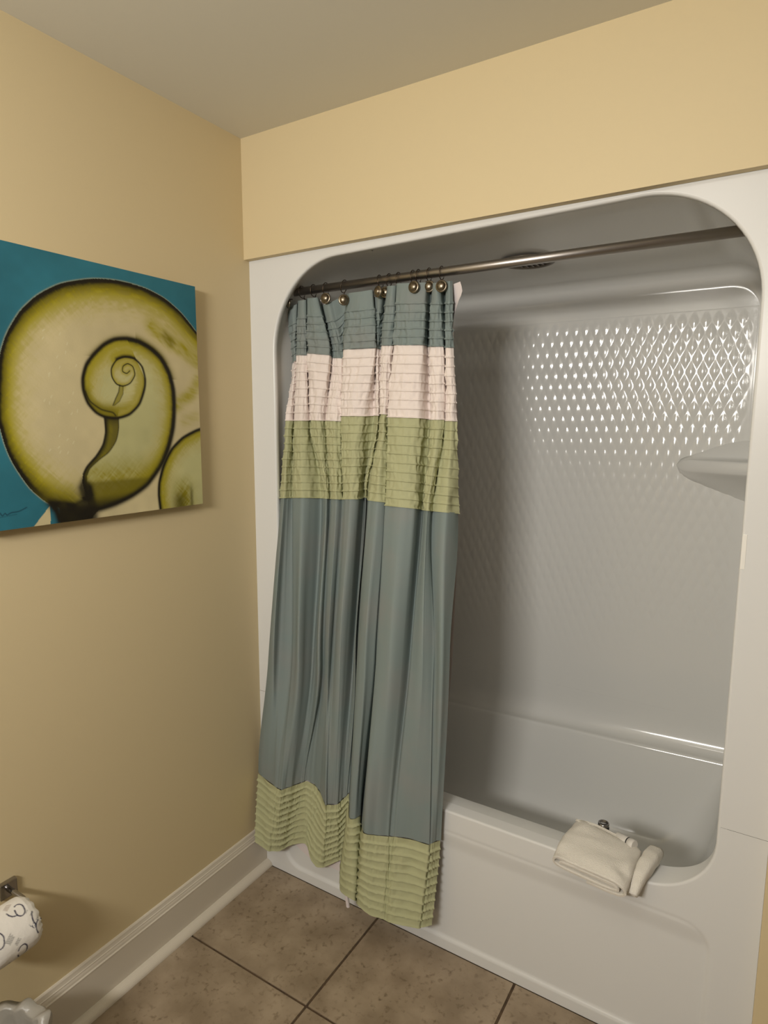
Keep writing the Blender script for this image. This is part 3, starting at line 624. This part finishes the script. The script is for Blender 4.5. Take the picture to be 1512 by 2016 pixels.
# shading of the big shell: black edge, dark olive, yellow green, fading through crossed brush strokes into cream
h1 = vnoise((UU+VV)*.16+.3, (UU-VV)+1, 190, 4); h2 = vnoise((UU-VV)*.16+1.3, (UU+VV), 190, 5); ang = np.arctan2(VV-1.62, -(UU-.56))
h3 = vnoise(ang*.12+1, dO*1.0, 170, 6)
strokes = np.where((UU > .56) | (VV < 1.55), .5*h1+.5*h2, .75*h3+.25*h1)
YG = np.array([.36, .31, .010]); OL = np.array([.15, .125, .004])
def shade_in(mask, d, w_black, w_ol, w_yg, k=1.0, tex=.45):
    """paint inwards from an outline at distance d"""
    global col
    s = strokes-.5
    f = lambda w_: np.clip(1-sstep(d*(1+tex*s*1.2), w_*.35, w_*1.0), 0, 1)
    pale = np.clip(1-sstep(d*(1+tex*s), w_yg*.6, w_yg*1.7), 0, 1)
    col = mixc(col, YG*.55+CREAM*.5, pale*mask*.6*k)
    col = mixc(col, YG, f(w_yg)*mask*k*np.clip(.95+.5*s, 0, 1)); col = mixc(col, OL, f(w_ol)*mask*k*np.clip(1+.6*s, 0, 1))
    col = mixc(col, DK, f(w_black)*mask*k)
bodyR = inside(UU, VV, list(map(tuple, Sp[:24*8+1]))+list(map(tuple, stL)))         # body right of the stem, under the spiral
dS = dist(UU, VV, Sp[:19*8+1])
lowcut = (VV < 1.52) & (UU < np.interp(VV, [1.34, 1.40, 1.5], [.60, .53, .44])) & ~bodyR     # cream patch below the spiral body
thick = 1+.35*sstep(VV, 1.75, 1.86)+.45*sstep(-VV, -1.56, -1.42)
rightfade = 1-.35*sstep(-UU, -.33, -.25)
shade_in(inO*(~lowcut), dO/thick, .0125*rightfade, .027, .055, 1.0)
# darker floor of the shell beside the stem
fl_ = inO*(~lowcut)*(~bodyR)*sstep(-VV, -1.455, -1.385); col = mixc(col, OL*.8, fl_*.75*np.clip(.7+.6*(h1-.3), 0, 1)); col = mixc(col, DK, inO*(~lowcut)*(~bodyR)*sstep(-VV, -1.395, -1.372)*.9)
# olive strokes around the pale patch at the right edge
def band(L, wd, k, c=YG):
    global col
    dd_ = dist(UU, VV, spl(L, 6)); col = mixc(col, np.array(c), np.clip(np.exp(-(dd_/wd)**2.4)*k*(.55+.9*(strokes-.1)), 0, 1)*inO*(~bodyR)*(dS > .004))
band([(.385, 1.835), (.355, 1.815), (.325, 1.800), (.285, 1.785), (.235, 1.755)], .024, .85); band([(.345, 1.815), (.325, 1.80)], .014, .6, OL)
band([(.235, 1.70), (.262, 1.665), (.300, 1.640), (.335, 1.625)], .020, .75); band([(.25, 1.60), (.29, 1.585)], .018, .35)
col = mixc(col, OL, np.exp(-(dS/.014)**2)*(UU < .44)*(VV > 1.70)*(~bodyR)*inO*.75)
col = mixc(col, OL, np.exp(-(dS/.010)**2)*(VV > 1.74)*(~bodyR)*inO*.6)
# spiral: inner body
base_c = cream*(.86, .96, .80)
col = np.where(bodyR[..., None], base_c, col)
shade_in(bodyR, dS, .011, .020, .046, .95)
lb = np.clip(bodyR*sstep(-VV, -1.520, -1.430)*(.55+.9*(strokes-.2)), 0, 1); col = mixc(col, YG*.8, lb*.9)
lb = np.clip(bodyR*sstep(-VV, -1.442, -1.428), 0, 1); col = mixc(col, OL*.9, lb*.8); col = mixc(col, DK, bodyR*sstep(-VV, -1.405, -1.375)*.75)
col = mixc(col, DK, bodyR*np.exp(-(((UU-.625)/.022)**2+((VV-1.405)/.03)**2)**1.2)*.95)
# second coil
coil = inside(UU, VV, list(map(tuple, Sp[14*8:28*8])))
dC = dist(UU, VV, Sp[12*8:32*8])

shade_in(coil, dC, .006, .011, .034, .9)
dI3 = dist(UU, VV, spl(ART['inner3'], 6))
col = mixc(col, YG*.8, coil*sstep(-VV, -1.640, -1.612)*.8); col = mixc(col, OL, coil*np.exp(-(dI3/.012)**2)*.7)
col = mixc(col, DK, coil*np.exp(-(((UU-.548)/.022)**2+((VV-1.592)/.006)**2))*.9)
coil2 = inside(UU, VV, list(map(tuple, Sp[24*8:36*8])))
dC2 = dist(UU, VV, Sp[22*8:36*8]); shade_in(coil*coil2, dC2, .002, .004, .014, .6)
coil3 = inside(UU, VV, list(map(tuple, Sp[30*8:40*8])))
dC3 = dist(UU, VV, Sp[30*8:]); shade_in(coil3, dC3, .001, .002, .009, .6)
# stems
dSt = dist(UU, VV, stL)
stem = inside(UU, VV, list(map(tuple, stL))+list(map(tuple, stR))[::-1])
col = mixc(col, OL*.8, stem*.95); col = mixc(col, YG*.6, stem*np.exp(-((dSt-.014)/.006)**2)*.5*(.5+h1)); col = mixc(col, DK, stem*np.exp(-(dSt/.009)**2)); col = mixc(col, DK, stem*sstep(VV, 1.565, 1.60)*.7)
istem = inside(UU, VV, ART['inL'][:4]+ART['inR'][::-1]); col = mixc(col, YG*.7, istem*.8)
def stroke(L, wd, c, k=1.0, pw=2.2):
    global col
    col = mixc(col, np.array(c), np.clip(np.exp(-(dist(UU, VV, L)/wd)**pw)*k, 0, 1))
nS = len(Sp)
wS = np.interp(np.arange(nS), [0, 8*8, 14*8, 26*8, 31*8, nS], [.0090, .0072, .0055, .0042, .0022, .0011])
best = np.full(UU.shape, 0.0)
for a in range(0, nS-1, 8):
    seg_ = Sp[a:a+9]; best = np.maximum(best, np.exp(-(dist(UU, VV, seg_)/wS[a])**2.4))
col = mixc(col, DK, best)
stroke(spl(ART['inner3'], 6), .0022, DK, .8); stroke(ART['inL'][:4], .0018, DK, .8); stroke(ART['inR'], .0013, DK, .6)
stroke(stR, .0018, DK, .7); stroke(stL[:40], .0024, DK, .9)
db = np.where(inside(UU, VV, ART['base']), 0, dist(UU, VV, ART['base']+[ART['base'][0]])); col = mixc(col, DK, np.exp(-(db/.009)**2)*np.clip(.82+.5*(n2-.2), 0, 1))
# lower right small coil
polyR = list(map(tuple, Rr))+[(CU0-.02, CZ0-.02), (CU0-.02, 1.6)]
inR_ = inside(UU, VV, polyR); dR = dist(UU, VV, Rr)
col = np.where(inR_[..., None], base_c, col)
shade_in(inR_, dR, .006, .013, .042, .95)
col = mixc(col, YG*.75, np.clip(inR_*sstep(-VV, -1.45, -1.38)*np.exp(-((UU-.305)/.035)**2)*(.4+strokes), 0, 1)); col = mixc(col, OL*.6, inR_*sstep(-VV, -1.40, -1.36)*np.exp(-((UU-.318)/.022)**2)*.85); col = mixc(col, OL*.4, inR_*sstep(-VV, -1.42, -1.37)*np.exp(-((UU-.275)/.006)**2)*.7)
col = mixc(col, DK, np.exp(-(dR/.0042)**2.2))
# brush flecks and the painter's scribble at the lower left
for _ in range(26):
    cx, cy = rng.uniform(.605, .70), rng.uniform(1.48, 1.80); a = rng.uniform(.6, 1.4)
    stroke([(cx, cy), (cx-.006*math.cos(a), cy+.006*math.sin(a))], .0011, (.72, .68, .46), .7)
sg = spl([(.842, 1.377), (.835, 1.389), (.829, 1.376), (.823, 1.392), (.817, 1.377), (.811, 1.383), (.806, 1.376), (.800, 1.381), (.796, 1.377), (.786, 1.381), (.770, 1.382), (.752, 1.389)], 6)
stroke(sg, .0013, (.004, .03, .06), .9); stroke([(.84, 1.370), (.80, 1.374), (.775, 1.376)], .0009, (.006, .05, .08), .6)
col = np.clip(col, 0, 1)
pic = empty('canvas_painting', (0, -(CU0+CU1)/2, (CZ0+CZ1)/2), label='square canvas of a green spiral shell on teal hung on the left wall', category='painting')
DX = .034
X = np.stack([np.full(UU.shape, DX), -UU, VV], -1); me = grid_mesh('painted_front', X)
vc = me.color_attributes.new('paint', 'FLOAT_COLOR', 'POINT')
vc.data.foreach_set('color', np.concatenate([col, np.ones(col.shape[:2]+(1,))], -1).reshape(-1).astype(np.float32))
o = link('painted_front', me, 'canvas', smooth=True); put(o, pic)
MT['canvas_edge'] = mat('teal_canvas_edge', (0.09, 0.17, 0.16, 1), .6); MT['canvas_edge_light'] = mat('cream_canvas_edge', (.42, .37, .24, 1), .6)
b = bmesh.new(); box_bm(b, .003, DX-.0004, -CU1, -CU0, CZ0, CZ1, bevel=.001); o = link('stretcher_frame', bm_mesh(b, 's'), 'canvas_edge_light', label='cream canvas sides'); put(o, pic)

# ---------------------------------------------------------------- towels and toiletries on the rim
def towel_roll(name, prof, path, m, label):
    """prof: (w, n) ribbon outline across; path: list of (origin, side dir, up dir)"""
    rings = []
    for (o_, sd, un) in path: rings.append([tuple(Vector(o_)+Vector(sd)*a+Vector(un)*c) for a, c in prof])
    V, F = loft(rings, True, True, True); me = mesh_py(name, V, F); fix_normals(me); return me
def spiral_profile(hw, hh, th, turns, n=28, taper=.78):
    """flattened spiral ribbon as a closed outline of thickness th"""
    pts = []
    for k in range(int(turns*n)+1):
        a = -PI*.5+2*PI*k/n; s = 1-(k/(turns*n))*taper; h = hh*s; w_ = hw*(1-.30*(k/(turns*n)))
        ca, sa = math.cos(a), math.sin(a); ex = .45
        pts.append(Vector((w_*math.copysign(abs(ca)**ex, ca), h*math.copysign(abs(sa)**.8, sa))))
    outl, inn = [], []
    for i, p in enumerate(pts):
        t = (pts[min(i+1, len(pts)-1)]-pts[max(i-1, 0)]).normalized(); nn = Vector((t.y, -t.x)); q = p+Vector((0, 0))
        outl.append((q.x+nn.x*th/2, q.y+nn.y*th/2)); inn.append((q.x-nn.x*th/2, q.y-nn.y*th/2))
    return outl+inn[::-1]
def towel(name, x_, hw, hh, th, turns, pathyz, m, label, yawdeg=0, squash=None):
    prof = spiral_profile(hw, hh, th, turns)
    cy, sy = math.cos(math.radians(yawdeg)), math.sin(math.radians(yawdeg))
    path = []
    for i, (y, z, ang, sx, sh, xo) in enumerate(pathyz):
        un = Vector((0, -math.sin(ang), math.cos(ang)))
        sd = Vector((cy, sy, 0))
        path.append((Vector((x_+xo, y, z)), sd*sx, un*sh))
    rings = [[tuple(o_+sd*a+un*c) for a, c in prof] for (o_, sd, un) in path]
    V, F = loft(rings, True, True, True)
    me = mesh_py(name, V, F); fix_normals(me)
    ob = link(name, me, m, None, smooth=False, label=label, category='towel')
    for p in me.polygons: p.use_smooth = len(p.vertices) == 4
    return ob
def dense(path, k=5):
    P = np.array(path, float); out = []
    for i in range(len(P)-1):
        for q in range(k): out.append(tuple(P[i]+(P[i+1]-P[i])*q/k))
    out.append(tuple(P[-1])); return out
ta = towel('folded_towel', 1.152, .100, .0240, .0056, 1.75, dense([(.100, .4800, -.05, .93, .75, .010), (.094, .4820, 0, .96, .92, .009), (.06, .4830, .02, .98, 1.0, .006), (.03, .4825, .08, .99, 1.02, .003), (.0, .4780, .18, 1.0, 1.05, .0), (-.022, .4720, .26, 1.0, 1.05, -.002), (-.045, .4640, .30, 1.0, 1.02, -.004)]), 'terry', 'folded white terry towel draped over the front rim of the bathtub, layered edge outward', -7)
tb = towel('folded_washcloth', 1.264, .0165, .0205, .0045, 1.6, dense([(.118, .4800, .0, 1.1, .9, .020), (.08, .4850, 0, 1.15, 1.0, .014), (.045, .4840, .15, 1.1, 1.0, .008), (.012, .4740, .45, .95, .9, .0), (-.012, .4600, .65, .8, .8, -.005), (-.028, .4450, .8, .65, .7, -.009)]), 'terry', 'smaller white washcloth folded against the right side of the towel on the tub rim', -6)
for ob, st, amp in ((ta, 5, .0035), (tb, 9, .002)):
    n_ = len(ob.data.vertices); co = np.empty(n_*3); ob.data.vertices.foreach_get('co', co); co = co.reshape(-1, 3)
    up_ = co[:, 2] > .478
    co[:, 2] += np.where(co[:, 2] > .47, amp*(vnoise(co[:, 0]*2+3, co[:, 1]*3+3, 14, st)-.35)*2, 0)
    co[:, 0] += .0025*(vnoise(co[:, 1]+2, co[:, 2]+1, 60, st+1)-.5)
    if ob is ta:
        rd = (co[:, 0]-1.165)*.75+(co[:, 1]-.02)*.66; co[:, 2] += np.where(co[:, 2] > .487, .0045*np.exp(-(rd/.012)**2)-.003*np.exp(-((rd-.024)/.012)**2), 0)
        co[:, 2] += .010*np.exp(-((co[:, 0]-1.13)/.05)**2)*sstep(co[:, 1], -.03, .1)*(co[:, 2] > .48)
    ob.data.vertices.foreach_set('co', co.reshape(-1).astype(np.float32))
# woven hem along the towel's back edge
cs, sn = math.cos(math.radians(-7)), math.sin(math.radians(-7))
for nm, off, rad in (('hem', .0, .0032), ('stitch_line', .011, .0009)):
    pts = [(1.160+(k-.5)*.158*cs, .0995-off+(k-.5)*.158*sn, (.4995 if nm == 'hem' else .5045)+.0035*math.sin(k*PI)+.007*math.exp(-((1.160+(k-.5)*.158-1.13)/.05)**2)) for k in np.linspace(0, 1, 20)]
    V, F = tube(pts, rad, 10); me = mesh_py(nm, V, F); fix_normals(me); link(nm, me, 'terry', ta, smooth=True)
# toiletries behind the towel
def bottle(name, loc, rot, parts, **props):
    e = empty(name, loc, **props); e.rotation_euler = rot
    for nm, prof, m, org in parts:
        V, F = lathe(prof, 'Z', 24, org); me = mesh_py(nm, V, F); fix_normals(me)
        for p in me.polygons: p.use_smooth = len(p.vertices) == 4
        link(nm, me, m, e)
    return e
bottle('toiletry_bottle', (1.152, .116, .4558), (.0, .0, 0), [
 ('bottle_body', [(.0135, 0), (.0145, .002), (.0145, .024), (.013, .029), (.009, .032)], 'white_plastic', (0, 0, 0)),
 ('cap', [(.0115, .032), (.0140, .033), (.0140, .044), (.0125, .0465), (.0125, .0485), (.0140, .049), (.0145, .056), (.0140, .060), (.0115, .0605), (.0108, .058), (.0005, .058)], 'chrome', (0, 0, 0)),
 ('cap_band', [(.0146, .0430), (.0150, .0440), (.0150, .0490), (.0146, .050)], 'black', (0, 0, 0))],
 label='small toiletry bottle with a shiny dark round cap standing behind the folded towel', category='bottle')
bottle('toiletry_tube', (1.194, .102, .497), (math.radians(82), 0, math.radians(62)), [
 ('tube_body', [(.011, -.004), (.013, -.002), (.013, .030), (.012, .033)], 'white_plastic', (0, 0, 0)),
 ('tube_cap', [(.012, .0335), (.0136, .034), (.0136, .049), (.012, .051)], 'white_plastic', (0, 0, 0)),
 ('seam_band', [(.0132, .0305), (.0135, .031), (.0135, .0326), (.0132, .033)], 'black', (0, 0, 0))],
 label='small white toiletry tube lying tilted between the dark-capped bottle and the washcloth', category='tube')

# ---------------------------------------------------------------- wrapped toilet roll on its holder
hold = empty('paper_holder', (0, -.835, .50), label='metal toilet paper holder on the left wall behind the wrapped roll', category='holder')
b = bmesh.new(); box_bm(b, 0.0005, .012, -.868, -.828, .470, .510, bevel=.003); o = link('wall_plate', bm_mesh(b, 'p'), 'chrome'); put(o, hold)
V, F = tube([(.008, -.848, .49), (.03, -.846, .489), (.06, -.843, .485), (.080, -.842, .470), (.088, -.850, .450), (.088, -.95, .448)], .0060, 12); me = mesh_py('arm', V, F); fix_normals(me); o = link('arm', me, 'chrome', smooth=True); put(o, hold)
CX, CZ, RT, Y1, Y0 = .088, .447, .0575, -.846, -.954
na, nb = 200, 130
prof = [(0.006, Y1-.004), (.018, Y1+.001), (.034, Y1+.006), (.046, Y1+.004), (.0525, Y1-.004), (.0565, Y1-.013), (RT, Y1-.024), (RT, Y0+.024), (.0565, Y0+.013), (.0525, Y0+.004), (.034, Y0-.006), (.006, Y0+.004)]
pr = np.array(prof); L_ = np.concatenate([[0], np.cumsum(np.hypot(*np.diff(pr, axis=0).T))]); q = np.linspace(0, L_[-1], nb)
rr_ = np.interp(q, L_, pr[:, 0]); yy_ = np.interp(q, L_, pr[:, 1])
A, Q = np.meshgrid(np.linspace(0, 2*PI, na), np.arange(nb))
Rr_ = rr_[Q]; Yy = yy_[Q]
pleat = np.sin(A*17+2*np.sin(A*3))*.0022*sstep(.060-Rr_, 0, .03)+.0012*(vnoise(A*2, Yy*20+5, 3, 8)-.5)
# lumpy wrap with one crushed corner
lump = .003*np.cos(A*3+.6)*sstep(Rr_, .04, .06)
X = np.stack([CX+(Rr_+pleat*.6+lump)*np.cos(A), Yy+pleat, CZ+(Rr_+pleat*.6+lump)*np.sin(A)], -1)
me = grid_mesh('wrapped_roll', X)
# print on the wrapper: navy open loops and tiny grey lines of text, laid in (arc length, width) coordinates
U2 = (A*RT); V2 = -Yy
c2 = np.broadcast_to(np.array([.74, .71, .66]), A.shape+(3,)).copy()
def mark(A0, y0, px, rot=0.0, c=(.018, .016, .05), wd=.0015):
    """printed open loop with a curl and a tail; px = size in picture-like units"""
    global c2
    loop = [(math.cos(q), math.sin(q)) for q in np.radians(np.linspace(155, -112, 18))]
    curl = [(-.37, -.93), (-.62, -.72), (-.88, -.25)]; tail = [(-.37, -.93), (-.75, -1.18), (-1.3, -1.38), (-1.9, -1.35), (-2.3, -1.1)]
    for L in (loop, curl, tail):
        LL_ = []
        for ix, iy in L:
            ix, iy = ix*math.cos(rot)-iy*math.sin(rot), ix*math.sin(rot)+iy*math.cos(rot)
            LL_.append((A0*RT+px*(-.00083*ix+.00107*iy), -y0-px*(.00068*ix+.00056*iy)))
        c2 = mixc(c2, np.array(c), np.exp(-(dist(U2, V2, LL_)/wd)**4))
def text_rows(A0, y0, n, ln, ang, c, pitch=.0026, k=.8):
    global c2
    for i in range(n):
        x_ = 0.0
        while x_ < ln:
            wl = random.uniform(.001, .0032)
            p0 = (A0*RT+x_*math.cos(ang)-i*pitch*math.sin(ang), -y0+x_*math.sin(ang)+i*pitch*math.cos(ang)); p1 = (p0[0]+wl*math.cos(ang), p0[1]+wl*math.sin(ang))
            c2 = mixc(c2, np.array(c), k*np.exp(-(dist(U2, V2, [p0, p1])/.0008)**2)); x_ += wl+.0016
mark(1.20, -.875, 11); mark(.18, -.850, 12, -1.1); mark(.62, -.935, 13, -.3); mark(-.30+2*PI, -.894, 12, .55)
mark(2.25, -.90, 11, .4); mark(4.9, -.91, 11); mark(3.6, -.88, 11); mark(1.75, -.93, 11, .3); mark(5.4, -.93, 11)
mark(.36, -.8635, 4, -.4, (.04, .05, .08), .0007); text_rows(.30, -.861, 2, .006, -.8, (.06, .07, .09))
text_rows(.74, -.862, 2, .009, -.9, (.2, .2, .2), k=.7); text_rows(.95, -.868, 1, .005, -.9, (.08, .08, .1)); text_rows(.45, -.853, 2, .006, -.9, (.15, .15, .15))
text_rows(.26, -.918, 5, .016, -.95, (.07, .07, .07)); text_rows(.10, -.905, 3, .012, -.95, (.1, .1, .1)); text_rows(1.45, -.895, 4, .016, -.95, (.28, .20, .16))
vc = me.color_attributes.new('paint', 'FLOAT_COLOR', 'POINT')
vc.data.foreach_set('color', np.concatenate([c2, np.ones(c2.shape[:2]+(1,))], -1).reshape(-1).astype(np.float32))
roll_o = link('toilet_roll', me, 'paper', smooth=True, label='toilet roll in printed white paper wrap by the left wall at the lower left', category='toilet roll')

# ---------------------------------------------------------------- small waste bin with a clear crumpled bag
bn = empty('waste_bin', (.17, -.985, 0), label='waste bin standing by the left wall below the wrapped toilet roll', category='bin')
V, F = lathe([(.085, .001), (.088, .006), (.108, .225), (.112, .232), (.112, .238), (.106, .238), (.104, .230), (.085, .012), (.0005, .010)], 'Z', 40); me = mesh_py('bin_body', V, F); fix_normals(me); link('bin_body', me, 'bin', bn, smooth=True)
na, nb = 120, 26
A, T = np.meshgrid(np.linspace(0, 2*PI, na), np.linspace(0, 1, nb))
rad = .116-.004*np.sin(T*PI)+.010*(vnoise(A*3, T*2+1, 2.1, 11)-.5)*np.sin(T*PI*.9+.1)*1.6; hh_ = .17+.115*np.sin(np.minimum(T, .62)/.62*PI/2)-.10*sstep(T, .62, 1)
rad = np.where(T > .62, rad-(.022+.03*(T-.62)), rad)
hz = hh_+.022*(vnoise(A*2, T+3, 2.3, 12)-.4)*sstep(T, .2, .6)
X = np.stack([rad*np.cos(A), rad*np.sin(A), hz], -1); X[:, -1] = X[:, 0]
me = grid_mesh('bag_liner', X)
bg = link('bin_bag', me, 'bag', None, smooth=True, label='frosted clear plastic bag crumpled over the rim of the waste bin', category='bag'); bg.location = (.17, -.985, 0)
